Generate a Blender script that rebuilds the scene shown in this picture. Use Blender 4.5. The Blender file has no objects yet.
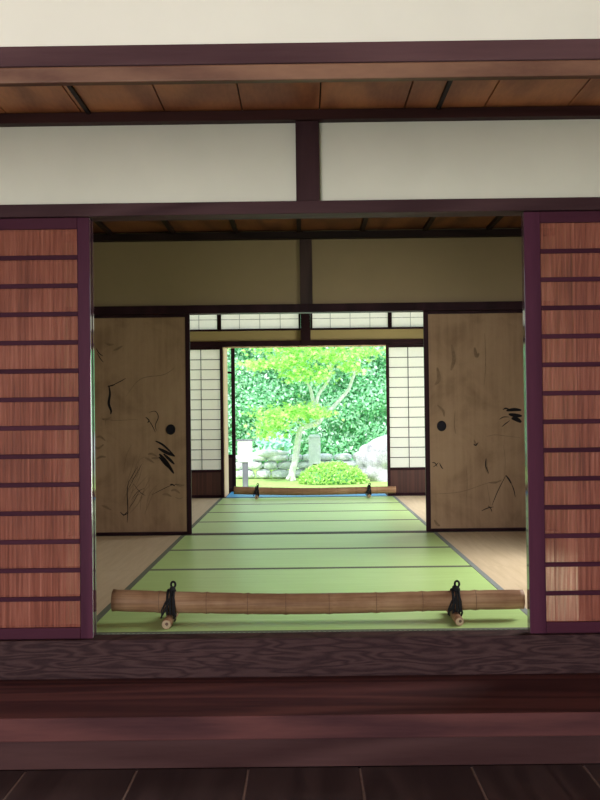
import bpy, bmesh, math, random
from mathutils import Vector, Matrix
import numpy as np

S = bpy.context.scene
COL = S.collection
R = math.radians

# ------------------------------------------------------------------ camera
EYE = 0.893
CAMX = -0.027
F_PX = 1060.0
cam_d = bpy.data.cameras.new('camera')
cam = bpy.data.objects.new('camera', cam_d)
COL.objects.link(cam)
cam_d.sensor_fit = 'VERTICAL'
cam_d.sensor_height = 36.0
cam_d.lens = F_PX / 800.0 * 36.0
cam_d.clip_end = 300
CAM_M = (Matrix.Translation((CAMX, 0, EYE)) @ Matrix.Rotation(R(0.22), 4, 'Z')
         @ Matrix.Rotation(R(90 + 0.97), 4, 'X') @ Matrix.Rotation(R(-0.70), 4, 'Z'))
cam.matrix_world = CAM_M
S.camera = cam

def P(px, py, d):
    """world point where the sight line of a photo pixel meets the plane y = d"""
    v = CAM_M.to_3x3() @ Vector(((px - 300) / F_PX, (400 - py) / F_PX, -1.0))
    t = d / v.y
    return Vector((CAMX + v.x * t, d, EYE + v.z * t))

# ------------------------------------------------------------------ sky, sun, daylight, exposure
world = bpy.data.worlds.new('sky')
S.world = world
world.use_nodes = True
bg = world.node_tree.nodes['Background']
bg.inputs[0].default_value = (0.80, 0.92, 1.0, 1)
bg.inputs[1].default_value = 1.7

sun_d = bpy.data.lights.new('sun', 'SUN')
sun_d.energy = 5.5
sun_d.angle = R(2.0)
sun_d.color = (1.0, 0.97, 0.90)
sun = bpy.data.objects.new('sun', sun_d)
COL.objects.link(sun)
sun.rotation_euler = Vector((0.10, 0.62, -0.78)).to_track_quat('-Z', 'Y').to_euler()

def area(name, loc, target, sx, sy, power, color):
    d = bpy.data.lights.new(name, 'AREA')
    d.shape = 'RECTANGLE'
    d.size, d.size_y, d.energy, d.color = sx, sy, power, color
    o = bpy.data.objects.new(name, d)
    COL.objects.link(o)
    o.location = loc
    o.rotation_euler = (Vector(target) - Vector(loc)).to_track_quat('-Z', 'Y').to_euler()
    return o

area('daylight_entrance', (-1.9, -3.0, 0.70), (-0.2, 3, 0.95), 2.6, 1.7, 262, (1.0, 0.97, 0.955))
area('daylight_near_room', (2.32, 5.8, 1.45), (1.2, 5.9, 0.0), 1.5, 1.2, 110, (1.0, 0.95, 0.88))
area('daylight_far_room', (2.35, 10.2, 1.1), (0.9, 10.3, 0.0), 1.5, 1.2, 110, (1.0, 0.95, 0.88))

S.view_settings.view_transform = 'Standard'
S.view_settings.look = 'None'
S.view_settings.gamma = 1.0
S.view_settings.exposure = 0.0
S.view_settings.use_curve_mapping = False
S.render.film_transparent = False
try:
    S.cycles.use_denoising = True
    S.cycles.max_bounces = 10
    S.cycles.sample_clamp_indirect = 6.0
except Exception:
    pass

# ------------------------------------------------------------------ mesh helpers
class MB:
    def __init__(self):
        self.v, self.f = [], []
    def add(self, vs, fs):
        n = len(self.v)
        self.v += [tuple(p) for p in vs]
        self.f += [tuple(i + n for i in f) for f in fs]
        return self
    def box(self, x0, x1, y0, y1, z0, z1):
        vs = [(x, y, z) for z in (z0, z1) for y in (y0, y1) for x in (x0, x1)]
        fs = [(0, 2, 3, 1), (4, 5, 7, 6), (0, 1, 5, 4), (2, 6, 7, 3), (0, 4, 6, 2), (1, 3, 7, 5)]
        return self.add(vs, fs)
    def tube(self, pts, rad, seg=10, cap=True, ring_scale=None):
        pts = [Vector(p) for p in pts]
        if not hasattr(rad, '__len__'):
            rad = [rad] * len(pts)
        T = []
        for i in range(len(pts)):
            a = pts[max(i - 1, 0)]
            b = pts[min(i + 1, len(pts) - 1)]
            T.append((b - a).normalized())
        up = Vector((0, 0, 1)) if abs(T[0].z) < 0.9 else Vector((1, 0, 0))
        u = T[0].cross(up).normalized()
        vs, fs = [], []
        for i, p in enumerate(pts):
            u = (u - T[i] * u.dot(T[i])).normalized()
            w = T[i].cross(u)
            for k in range(seg):
                a = 2 * math.pi * k / seg
                vs.append(p + (u * math.cos(a) + w * math.sin(a)) * rad[i])
        for i in range(len(pts) - 1):
            for k in range(seg):
                k2 = (k + 1) % seg
                fs.append((i * seg + k, i * seg + k2, (i + 1) * seg + k2, (i + 1) * seg + k))
        if cap:
            fs.append(tuple(range(seg))[::-1])
            fs.append(tuple((len(pts) - 1) * seg + k for k in range(seg)))
        return self.add(vs, fs)
    def ring(self, c, ax1, ax2, r1, r2, thick, n=28, seg=8):
        c, ax1, ax2 = Vector(c), Vector(ax1), Vector(ax2)
        nrm = ax1.cross(ax2).normalized()
        vs, fs = [], []
        for i in range(n):
            a = 2 * math.pi * i / n
            p = c + ax1 * (r1 * math.cos(a)) + ax2 * (r2 * math.sin(a))
            o = (ax1 * math.cos(a) + ax2 * math.sin(a)).normalized()
            for k in range(seg):
                b = 2 * math.pi * k / seg
                vs.append(p + (o * math.cos(b) + nrm * math.sin(b)) * thick)
        for i in range(n):
            i2 = (i + 1) % n
            for k in range(seg):
                k2 = (k + 1) % seg
                fs.append((i * seg + k, i2 * seg + k, i2 * seg + k2, i * seg + k2))
        return self.add(vs, fs)
    def disc(self, c, r, y0, y1, n=32, rx=None):
        """round plate facing -y"""
        rx = rx or r
        vs = []
        for y in (y0, y1):
            for k in range(n):
                a = 2 * math.pi * k / n
                vs.append((c[0] + rx * math.cos(a), y, c[1] + r * math.sin(a)))
        fs = [tuple(range(n)), tuple(range(2 * n - 1, n - 1, -1))]
        for k in range(n):
            k2 = (k + 1) % n
            fs.append((k, n + k, n + k2, k2))
        return self.add(vs, fs)
    def rock(self, c, r, seed, sub=3, rough=0.18, flat=0.0, fine=0.0):
        rng = random.Random(seed)
        bm = bmesh.new()
        bmesh.ops.create_icosphere(bm, subdivisions=sub, radius=1.0)
        offs = [Vector((rng.uniform(-1, 1), rng.uniform(-1, 1), rng.uniform(-1, 1))).normalized() for _ in range(26)]
        amp = [rng.uniform(-1, 1) for _ in range(26)]
        offs2 = [Vector((rng.gauss(0, 1), rng.gauss(0, 1), rng.gauss(0, 1))).normalized() for _ in range(120 if fine else 0)]
        amp2 = [rng.uniform(-1, 1) for _ in offs2]
        bm.verts.ensure_lookup_table()
        vs = []
        for v in bm.verts:
            n = v.co.normalized()
            m = 1.0
            for o, a in zip(offs, amp):
                m += rough * a * max(0, n.dot(o)) ** 6
            if fine:
                for o, a in zip(offs2, amp2):
                    m += fine * a * max(0, n.dot(o)) ** 60
            if flat:
                q = n * m
                k = max(abs(q.x), abs(q.y), abs(q.z))
                q = q.lerp(q / max(k, 1e-6) * 0.92, flat)
            else:
                q = n * m
            vs.append((c[0] + q.x * r[0], c[1] + q.y * r[1], c[2] + q.z * r[2]))
        fs = [tuple(v.index for v in f.verts) for f in bm.faces]
        bm.free()
        return self.add(vs, fs)
    def build(self, name, mat, parent=None, bevel=0.0, smooth=False, seg=2):
        me = bpy.data.meshes.new(name)
        me.from_pydata(self.v, [], self.f)
        me.update()
        bm = bmesh.new()
        bm.from_mesh(me)
        bmesh.ops.recalc_face_normals(bm, faces=bm.faces)
        bm.to_mesh(me)
        bm.free()
        me.materials.append(mat)
        if smooth:
            for p in me.polygons:
                p.use_smooth = len(p.vertices) <= 4
        o = bpy.data.objects.new(name, me)
        COL.objects.link(o)
        if parent is not None:
            o.parent = parent
        if bevel:
            b = o.modifiers.new('bevel', 'BEVEL')
            b.width = bevel
            b.segments = seg
            b.limit_method = 'ANGLE'
        return o

def thing(name, label, cat, loc=(0, 0, 0), group=None, rz=0):
    o = bpy.data.objects.new(name, None)
    COL.objects.link(o)
    o.empty_display_size = 0.1
    o.location = loc
    o.rotation_euler = (0, 0, rz)
    return tag(o, label, cat, group)

def tag(o, label, cat, group=None, kind=None):
    o['label'] = label
    o['category'] = cat
    if group:
        o['group'] = group
    if kind:
        o['kind'] = kind
    return o

def struct(name, mb, mat, bevel=0.0, parent=None):
    o = mb.build(name, mat, parent, bevel)
    if parent is None:
        o['kind'] = 'structure'
    return o

def copy_tree(o, parent=None):
    c = o.copy()
    COL.objects.link(c)
    if parent is not None:
        c.parent = parent
    for ch in list(o.children):
        copy_tree(ch, c)
    return c

# ------------------------------------------------------------------ materials
def new_mat(name):
    m = bpy.data.materials.new(name)
    m.use_nodes = True
    nt = m.node_tree
    b = nt.nodes['Principled BSDF']
    return m, nt, b

def coords(nt, scale=(1, 1, 1), kind='Object', rot=(0, 0, 0)):
    tc = nt.nodes.new('ShaderNodeTexCoord')
    mp = nt.nodes.new('ShaderNodeMapping')
    mp.inputs['Scale'].default_value = scale
    mp.inputs['Rotation'].default_value = rot
    nt.links.new(tc.outputs[kind], mp.inputs['Vector'])
    return mp.outputs['Vector']

def noise(nt, vec, scale, detail=4, rough=0.55, dist=0.0):
    n = nt.nodes.new('ShaderNodeTexNoise')
    n.inputs['Scale'].default_value = scale
    n.inputs['Detail'].default_value = detail
    n.inputs['Roughness'].default_value = rough
    n.inputs['Distortion'].default_value = dist
    nt.links.new(vec, n.inputs['Vector'])
    return n.outputs['Fac']

def math_n(nt, op, a, b=None):
    n = nt.nodes.new('ShaderNodeMath')
    n.operation = op
    for i, x in enumerate((a, b)):
        if x is None:
            continue
        if isinstance(x, (int, float)):
            n.inputs[i].default_value = x
        else:
            nt.links.new(x, n.inputs[i])
    return n.outputs[0]

def ramp(nt, fac, stops):
    r = nt.nodes.new('ShaderNodeValToRGB')
    el = r.color_ramp.elements
    while len(el) < len(stops):
        el.new(0.5)
    for e, (p, c) in zip(el, stops):
        e.position = p
        e.color = (*c, 1)
    nt.links.new(fac, r.inputs['Fac'])
    return r.outputs['Color']

def mix(nt, fac, a, b, mode='MIX'):
    n = nt.nodes.new('ShaderNodeMix')
    n.data_type = 'RGBA'
    n.blend_type = mode
    for key, x in ((0, fac), (6, a), (7, b)):
        if isinstance(x, (int, float)):
            n.inputs[key].default_value = x
        elif isinstance(x, tuple):
            n.inputs[key].default_value = (*x, 1)
        else:
            nt.links.new(x, n.inputs[key])
    return n.outputs[2]

def bump(nt, b, h, strength=0.2, dist=0.002):
    n = nt.nodes.new('ShaderNodeBump')
    n.inputs['Strength'].default_value = strength
    n.inputs['Distance'].default_value = dist
    nt.links.new(h, n.inputs['Height'])
    nt.links.new(n.outputs['Normal'], b.inputs['Normal'])

def wood(name, dark, light, axis='x', figure=3.0, lines=14, rough=0.5, spec=0.4, stretch=0.09, contrast=1.0, coat=0.0, scale=None):
    m, nt, b = new_mat(name)
    sc = {'x': (stretch, 1, 1), 'y': (1, stretch, 1), 'z': (1, 1, stretch)}[axis]
    sc = scale or sc
    v = coords(nt, sc)
    n1 = noise(nt, v, figure, 2, 0.5, 0.3)
    l = math_n(nt, 'SINE', math_n(nt, 'MULTIPLY', n1, lines * 6.283))
    l = math_n(nt, 'MULTIPLY_ADD', l, 0.5 * contrast)
    l.node.inputs[2].default_value = 0.5
    fine = noise(nt, v, figure * 26, 3, 0.6)
    f = math_n(nt, 'ADD', math_n(nt, 'MULTIPLY', l, 0.55), math_n(nt, 'MULTIPLY', fine, 0.5))
    col = ramp(nt, f, [(0.12, dark), (0.88, light)])
    big = noise(nt, v, 1.1, 2)
    col = mix(nt, math_n(nt, 'MULTIPLY', big, 0.45), col, dark)
    nt.links.new(col, b.inputs['Base Color'])
    b.inputs['Roughness'].default_value = rough
    b.inputs['Specular IOR Level'].default_value = spec
    if coat:
        b.inputs['Coat Weight'].default_value = coat
        b.inputs['Coat Roughness'].default_value = 0.12
    bump(nt, b, f, 0.25, 0.001)
    return m

def plaster(name, col, var=0.06, scale=2.5):
    m, nt, b = new_mat(name)
    v = coords(nt)
    n = noise(nt, v, scale, 5, 0.6)
    c2 = tuple(x * (1 - var * 2.2) for x in col)
    nt.links.new(ramp(nt, n, [(0.3, c2), (0.7, col)]), b.inputs['Base Color'])
    b.inputs['Roughness'].default_value = 0.9
    b.inputs['Specular IOR Level'].default_value = 0.15
    bump(nt, b, noise(nt, v, 160, 3), 0.12, 0.001)
    return m

def plain(name, col, rough=0.6, spec=0.3, var=0.25, scale=30):
    m, nt, b = new_mat(name)
    n = noise(nt, coords(nt), scale, 3)
    nt.links.new(ramp(nt, n, [(0.3, tuple(c * (1 - var) for c in col)), (0.7, col)]), b.inputs['Base Color'])
    b.inputs['Roughness'].default_value = rough
    b.inputs['Specular IOR Level'].default_value = spec
    return m

def tatami(name, c_dark, c_light, axis, rough=0.5):
    """rush weave: fine ribs across the mat, streaks along it"""
    m, nt, b = new_mat(name)
    sc = (0.35, 6, 1) if axis == 'x' else (6, 0.35, 1)
    streak = noise(nt, coords(nt, sc), 6, 5, 0.65)
    blot = noise(nt, coords(nt), 2.2, 3)
    w = nt.nodes.new('ShaderNodeTexWave')
    w.wave_type = 'BANDS'
    w.bands_direction = 'Y' if axis == 'x' else 'X'
    w.inputs['Scale'].default_value = 60
    w.inputs['Distortion'].default_value = 1.0
    nt.links.new(coords(nt), w.inputs['Vector'])
    col = ramp(nt, streak, [(0.28, c_dark), (0.72, c_light)])
    col = mix(nt, math_n(nt, 'MULTIPLY', blot, 0.35), col, c_dark)
    col = mix(nt, math_n(nt, 'MULTIPLY', w.outputs['Fac'], 0.12), col, tuple(c * 0.6 for c in c_dark))
    nt.links.new(col, b.inputs['Base Color'])
    b.inputs['Roughness'].default_value = rough
    b.inputs['Specular IOR Level'].default_value = 0.5
    bump(nt, b, w.outputs['Fac'], 0.12, 0.001)
    return m

def border_mat(name, c1, c2):
    m, nt, b = new_mat(name)
    ck = nt.nodes.new('ShaderNodeTexChecker')
    ck.inputs['Scale'].default_value = 95
    ck.inputs['Color1'].default_value = (*c1, 1)
    ck.inputs['Color2'].default_value = (*c2, 1)
    nt.links.new(coords(nt), ck.inputs['Vector'])
    nt.links.new(ck.outputs['Color'], b.inputs['Base Color'])
    b.inputs['Roughness'].default_value = 0.7
    return m

def paper_mat(name, col, trans=0.7):
    m, nt, b = new_mat(name)
    out = nt.nodes['Material Output']
    d = nt.nodes.new('ShaderNodeBsdfDiffuse')
    t = nt.nodes.new('ShaderNodeBsdfTranslucent')
    fib = noise(nt, coords(nt), 45, 5, 0.7)
    c = ramp(nt, fib, [(0.2, tuple(x * 0.93 for x in col)), (0.8, col)])
    nt.links.new(c, d.inputs['Color'])
    nt.links.new(c, t.inputs['Color'])
    ms = nt.nodes.new('ShaderNodeMixShader')
    ms.inputs[0].default_value = trans
    nt.links.new(d.outputs[0], ms.inputs[1])
    nt.links.new(t.outputs[0], ms.inputs[2])
    nt.links.new(ms.outputs[0], out.inputs['Surface'])
    return m

def leaf_mat(name, cols, trans=0.4, rough=0.35):
    m, nt, b = new_mat(name)
    out = nt.nodes['Material Output']
    g = nt.nodes.new('ShaderNodeNewGeometry')
    n = len(cols)
    c = ramp(nt, g.outputs['Random Per Island'], [(i / max(n - 1, 1), cols[i]) for i in range(n)])
    nt.links.new(c, b.inputs['Base Color'])
    b.inputs['Roughness'].default_value = rough
    b.inputs['Specular IOR Level'].default_value = 0.6
    t = nt.nodes.new('ShaderNodeBsdfTranslucent')
    nt.links.new(c, t.inputs['Color'])
    ms = nt.nodes.new('ShaderNodeMixShader')
    ms.inputs[0].default_value = trans
    nt.links.new(b.outputs[0], ms.inputs[1])
    nt.links.new(t.outputs[0], ms.inputs[2])
    nt.links.new(ms.outputs[0], out.inputs['Surface'])
    return m

def stone(name, c1, c2, scale=9):
    m, nt, b = new_mat(name)
    v = coords(nt)
    n = noise(nt, v, scale, 6, 0.7)
    n2 = noise(nt, v, scale * 5, 4, 0.7)
    f = math_n(nt, 'ADD', math_n(nt, 'MULTIPLY', n, 0.6), math_n(nt, 'MULTIPLY', n2, 0.4))
    nt.links.new(ramp(nt, f, [(0.38, c1), (0.62, c2)]), b.inputs['Base Color'])
    b.inputs['Roughness'].default_value = 0.85
    bump(nt, b, f, 0.6, 0.03)
    return m

M = {}
M['plaster_white'] = plaster('white plaster', (0.63, 0.605, 0.585), 0.03)
M['plaster_grey'] = plaster('warm grey plaster', (0.80, 0.765, 0.71), 0.05, 1.4)
M['plaster_olive'] = plaster('olive earth plaster', (0.26, 0.20, 0.118), 0.04)
M['plaster_tan'] = plaster('tan earth plaster', (0.36, 0.28, 0.13), 0.04)
M['beam'] = wood('dark purple beam', (0.044, 0.020, 0.026), (0.090, 0.046, 0.054), 'x', 3, 9, 0.55, 0.05)
M['beam_brown'] = wood('worn brown rail', (0.080, 0.032, 0.024), (0.21, 0.108, 0.072), 'x', 2.4, 6, 0.5, 0.2, stretch=0.3)
M['beam_maroon'] = wood('dark maroon beam', (0.028, 0.010, 0.011), (0.062, 0.022, 0.023), 'x', 3, 9, 0.55, 0.1)
M['beam_black'] = wood('near black beam', (0.010, 0.006, 0.006), (0.026, 0.014, 0.014), 'x', 3, 9, 0.55, 0.1)
M['post_dark'] = wood('dark post wood', (0.022, 0.014, 0.014), (0.06, 0.036, 0.034), 'z', 3, 7, 0.55, 0.12)
M['post_purple'] = wood('dark purple post', (0.040, 0.018, 0.024), (0.082, 0.040, 0.048), 'z', 3, 8, 0.55, 0.05)
M['lacquer'] = wood('maroon lacquered frame', (0.050, 0.014, 0.030), (0.095, 0.028, 0.055), 'z', 3, 5, 0.42, 0.03)
M['edge'] = plain('polished edge lacquer', (0.10, 0.05, 0.07), 0.08, 0.9, 0.1)
M['lacquer_bar'] = wood('maroon lacquered bar', (0.040, 0.011, 0.022), (0.075, 0.022, 0.040), 'x', 3, 5, 0.45, 0.03)
M['black_lacquer'] = wood('black brown lacquer', (0.014, 0.006, 0.008), (0.030, 0.012, 0.017), 'z', 3, 5, 0.4, 0.05)
M['tread_top'] = wood('figured threshold plank', (0.022, 0.011, 0.014), (0.088, 0.048, 0.048), 'x', 3.0, 8, 0.6, 0.05, contrast=0.8, scale=(0.85, 1.0, 6.5))
M['tread_red'] = wood('reddish step tread', (0.046, 0.019, 0.023), (0.140, 0.053, 0.050), 'x', 3.0, 7, 0.55, 0.05)
M['riser'] = wood('dark riser board', (0.020, 0.010, 0.012), (0.042, 0.022, 0.024), 'x', 3.0, 6, 0.6, 0.1)
M['riser_low'] = wood('brown riser board', (0.040, 0.018, 0.019), (0.085, 0.042, 0.042), 'x', 3.0, 7, 0.6, 0.03)
M['floorboard'] = wood('dark floor board', (0.030, 0.020, 0.022), (0.075, 0.050, 0.052), 'y', 4.0, 6, 0.45, 0.3)
M['seam'] = plain('dusty board seam', (0.26, 0.19, 0.17), 0.8)
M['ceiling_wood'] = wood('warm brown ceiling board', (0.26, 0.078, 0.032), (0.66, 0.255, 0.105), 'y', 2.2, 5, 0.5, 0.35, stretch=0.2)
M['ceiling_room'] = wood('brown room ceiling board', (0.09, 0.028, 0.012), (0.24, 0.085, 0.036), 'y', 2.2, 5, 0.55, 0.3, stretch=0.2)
M['light_wood'] = wood('pale bare wood', (0.50, 0.34, 0.18), (0.72, 0.53, 0.31), 'z', 3, 7, 0.5, 0.3)
M['koshi'] = wood('dark red lower board', (0.030, 0.010, 0.008), (0.075, 0.026, 0.018), 'z', 8, 5, 0.45, 0.35, stretch=0.03)
M['paper'] = paper_mat('white translucent paper', (0.985, 0.955, 0.88), 0.80)
M['green'] = tatami('green rush matting', (0.40, 0.61, 0.21), (0.52, 0.75, 0.33), 'x', 0.34)
M['tan'] = tatami('tan sheen rush matting', (0.50, 0.40, 0.26), (0.66, 0.55, 0.40), 'y', 0.42)  # tan against green paints in how each weave direction catches the light
M['border'] = border_mat('woven dark border', (0.040, 0.060, 0.040), (0.16, 0.18, 0.13))
M['border_lit'] = border_mat('woven border painted lit', (0.10, 0.13, 0.13), (0.26, 0.29, 0.30))  # lit twin of the dark border, reflected light put into its colour
M['black'] = plain('black rope fibre', (0.012, 0.012, 0.014), 0.8, 0.2, 0.4, 200)
M['handle'] = plain('blackened metal', (0.008, 0.007, 0.012), 0.5, 0.1)
M['sheet'] = plain('blue sheet', (0.04, 0.36, 0.75), 0.5, 0.4, 0.3, 6)
M['board_white'] = plain('white sign board', (0.9, 0.9, 0.9), 0.6, 0.3, 0.03)
M['wood_grey'] = wood('weathered grey wood', (0.28, 0.27, 0.27), (0.55, 0.53, 0.52), 'z', 4, 8, 0.8, 0.2)
M['post_grey'] = wood('dark weathered wood', (0.12, 0.12, 0.15), (0.26, 0.26, 0.30), 'z', 4, 8, 0.8, 0.1)
M['ink'] = plain('black ink', (0.012, 0.010, 0.012), 0.8, 0.1, 0.3, 60)
M['ink_wash'] = plain('thin ink wash', (0.205, 0.136, 0.085), 0.9, 0.1, 0.25, 40)
M['boulder'] = stone('pale violet grey rock', (0.30, 0.28, 0.36), (0.72, 0.69, 0.80), 6)
M['wallstone'] = stone('pale grey stone', (0.46, 0.50, 0.54), (0.84, 0.86, 0.90), 7)
M['pillar'] = stone('smooth pale stone', (0.62, 0.64, 0.74), (0.84, 0.86, 0.94), 10)
M['bark'] = stone('pale grey bark', (0.62, 0.62, 0.64), (0.95, 0.95, 0.96), 14)
M['lawn'] = plain('bright lawn', (0.42, 0.62, 0.20), 0.9, 0.1, 0.35, 12)
M['bounce_ground'] = plain('white bounce ground', (0.82, 0.79, 0.73), 0.95, 0.1, 0.2, 60)  # pale colour of the added, unseen bounce surface
M['maple'] = leaf_mat('yellow green leaf', [(0.26, 0.64, 0.12), (0.42, 0.80, 0.20), (0.55, 0.88, 0.28), (0.72, 0.86, 0.32)], 0.45)
M['hedge'] = leaf_mat('mint green leaf', [(0.16, 0.54, 0.24), (0.34, 0.74, 0.44), (0.52, 0.86, 0.62), (0.78, 0.92, 0.90)], 0.35, 0.25)
M['hedge_in'] = plain('hedge depths', (0.24, 0.58, 0.32), 0.8, 0.1, 0.4, 8)
M['shrub'] = leaf_mat('clipped bright leaf', [(0.28, 0.60, 0.12), (0.48, 0.78, 0.20), (0.70, 0.86, 0.36)], 0.4)
M['hosta'] = leaf_mat('pale blue green leaf', [(0.40, 0.78, 0.62), (0.62, 0.86, 0.82)], 0.3)

# reed screen: fine vertical canes
m, nt, b = new_mat('split reed')
v = coords(nt, (1, 0.2, 0.02))
f1 = noise(nt, v, 90, 4, 0.7)
f2 = noise(nt, coords(nt, (1, 0.2, 0.25)), 9, 3, 0.6)
f = math_n(nt, 'ADD', math_n(nt, 'MULTIPLY', f1, 0.65), math_n(nt, 'MULTIPLY', f2, 0.4))
nt.links.new(ramp(nt, f, [(0.36, (0.145, 0.038, 0.026)), (0.53, (0.325, 0.096, 0.063)), (0.72, (0.50, 0.19, 0.135))]), b.inputs['Base Color'])
b.inputs['Roughness'].default_value = 0.45
b.inputs['Specular IOR Level'].default_value = 0.35
M['reed'] = m

# painted door paper: aged gold brown with fold lines and cloudy stains
m, nt, b = new_mat('aged painted paper')
v = coords(nt)
st = noise(nt, v, 2.6, 6, 0.65, 0.6)
fl = noise(nt, coords(nt, (9, 1, 0.5)), 3, 3)
f = math_n(nt, 'ADD', math_n(nt, 'MULTIPLY', st, 0.7), math_n(nt, 'MULTIPLY', fl, 0.3))
nt.links.new(ramp(nt, f, [(0.34, (0.19, 0.118, 0.070)), (0.52, (0.28, 0.182, 0.112)), (0.70, (0.33, 0.222, 0.140))]), b.inputs['Base Color'])
b.inputs['Roughness'].default_value = 0.75
b.inputs['Specular IOR Level'].default_value = 0.2
M['fusuma'] = m

# bamboo cane, darker at the joints
m, nt, b = new_mat('dry brown bamboo')
n1 = noise(nt, coords(nt, (0.5, 14, 14)), 5, 4, 0.6)
n2 = noise(nt, coords(nt, (1, 1, 1)), 4.5, 4, 0.6)
f = math_n(nt, 'ADD', math_n(nt, 'MULTIPLY', n1, 0.5), math_n(nt, 'MULTIPLY', n2, 0.5))
nt.links.new(ramp(nt, f, [(0.34, (0.13, 0.062, 0.034)), (0.52, (0.25, 0.140, 0.080)), (0.68, (0.36, 0.225, 0.135))]), b.inputs['Base Color'])
b.inputs['Roughness'].default_value = 0.5
b.inputs['Specular IOR Level'].default_value = 0.12
M['bamboo'] = m
M['bamboo_dark'] = plain('dark cane joint', (0.09, 0.045, 0.025), 0.5)
M['cane_dark'] = plain('aged cut cane', (0.22, 0.14, 0.085), 0.7, 0.1, 0.3, 60)
M['cane_end'] = plain('pale cut cane', (0.40, 0.30, 0.19), 0.6, 0.3, 0.3, 60)

# clear door glass
m, nt, b = new_mat('window glass')
tr = nt.nodes.new('ShaderNodeBsdfTransparent')
tr.inputs[0].default_value = (0.93, 0.97, 0.96, 1)
gl = nt.nodes.new('ShaderNodeBsdfGlossy')
gl.inputs['Roughness'].default_value = 0.02
fr_ = nt.nodes.new('ShaderNodeFresnel')
fr_.inputs['IOR'].default_value = 1.45
ms = nt.nodes.new('ShaderNodeMixShader')
nt.links.new(fr_.outputs[0], ms.inputs[0])
nt.links.new(tr.outputs[0], ms.inputs[1])
nt.links.new(gl.outputs[0], ms.inputs[2])
nt.links.new(ms.outputs[0], nt.nodes['Material Output'].inputs['Surface'])
M['glass'] = m

# ================================================================== SETTING
DB, DF, DS = 4.37, 8.22, 12.04         # planes of the reed doors, painted doors, paper doors
GROUND = -0.40
struct('ground', MB().box(-45, 45, -30, 60, GROUND - 0.1, GROUND), M['lawn'])
struct('ground_bounce_added', MB().box(-12, 12, 13.1, 18.6, GROUND, GROUND + 0.012), M['bounce_ground'])  # added out of view to bounce neutral sunlight onto the paper doors

# entrance hall floor: long boards running away from the viewer
fl = MB()
ph, bw_ = 0.154, 0.395
k = -9
while ph + k * bw_ < 3.0:
    fl.box(ph + k * bw_ + 0.0045, ph + (k + 1) * bw_ - 0.0045, -2.3, 3.785, -0.372, -0.348)
    k += 1
hall_floor = struct('floor', fl, M['floorboard'], 0.002)
struct('floor_seams', MB().box(-3.2, 3.2, -2.3, 3.78, -0.375, -0.351), M['seam'], parent=hall_floor)
struct('floor_base', MB().box(-3.3, 3.3, 3.79, 4.45, -0.39, -0.35), M['riser'])

# threshold beam under the doors
struct('trim_1', MB().box(-3.2, 3.2, 4.33, 4.445, -0.30, -0.002), M['tread_top'], 0.004)

# a separate long step
st = thing('wooden_step', 'long reddish brown wooden step below the grained threshold beam', 'step', (0, 4.04, -0.348))
MB().box(-3.19, 3.19, -0.28, 0.288, 0.107, 0.191).build('tread', M['tread_red'], st, 0.005)
MB().box(-3.19, 3.19, -0.250, 0.288, 0.001, 0.104).build('riser', M['riser_low'], st, 0.002)

# hall: side walls, roof, wall above the near beam
struct('wall_left', MB().box(-3.3, -3.2, -2.3, 4.5, -0.39, 2.7), M['plaster_grey'])
struct('wall_right', MB().box(3.2, 3.3, -2.3, 4.5, -0.39, 2.7), M['plaster_grey'])
struct('wall_entrance', MB().box(-3.2, 3.2, 2.62, 2.70, 1.81, 2.66), M['plaster_white'])
struct('ceiling', MB().box(-3.3, 3.3, -2.6, 2.74, 2.66, 2.74), M['ceiling_wood'])
struct('trim_4', MB().box(-3.2, 3.2, 2.60, 2.722, 1.769, 1.820), M['beam'], 0.004)
struct('trim_5', MB().box(-3.2, 3.2, 2.604, 2.634, 1.729, 1.769), M['beam_brown'], 0.004)

# corridor ceiling between the beam and the door wall
cb = MB()
rng = random.Random(3)
x = -3.2
while x < 3.2:
    w = 0.33 + rng.uniform(-0.02, 0.02)
    cb.box(x + 0.003, min(x + w, 3.2) - 0.003, 2.70, 4.42, 2.166, 2.18)
    x += w
struct('ceiling_corridor', cb, M['ceiling_wood'])
struct('ceiling_backing', MB().box(-3.2, 3.2, 2.70, 4.42, 2.181, 2.21), M['beam_black'])
cbt = MB()
for xb in (-0.90, 0.54, -2.1, 1.9):
    cbt.box(xb - 0.008, xb + 0.008, 2.70, 4.40, 2.154, 2.166)
struct('trim_6', cbt, M['beam_black'])

# door wall: lintel, plaster, top beam, centre strut
struct('wall_front', MB().box(-3.2, 3.2, 4.40, 4.46, 1.78, 2.20), M['plaster_grey'])
struct('trim_7', MB().box(-3.2, 3.2, 4.33, 4.45, 1.731, 1.783), M['beam'], 0.003)
struct('trim_8', MB().box(-3.2, 3.2, 4.345, 4.45, 2.122, 2.164), M['beam_maroon'], 0.003)
struct('trim_9', MB().box(-0.049, 0.049, 4.365, 4.45, 1.783, 2.122), M['post_purple'], 0.003)
struct('wall_front_left', MB().box(-3.2, -1.90, 4.40, 4.46, -0.05, 1.74), M['plaster_grey'])
struct('wall_front_right', MB().box(2.06, 3.2, 4.40, 4.46, -0.05, 1.74), M['plaster_grey'])

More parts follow.
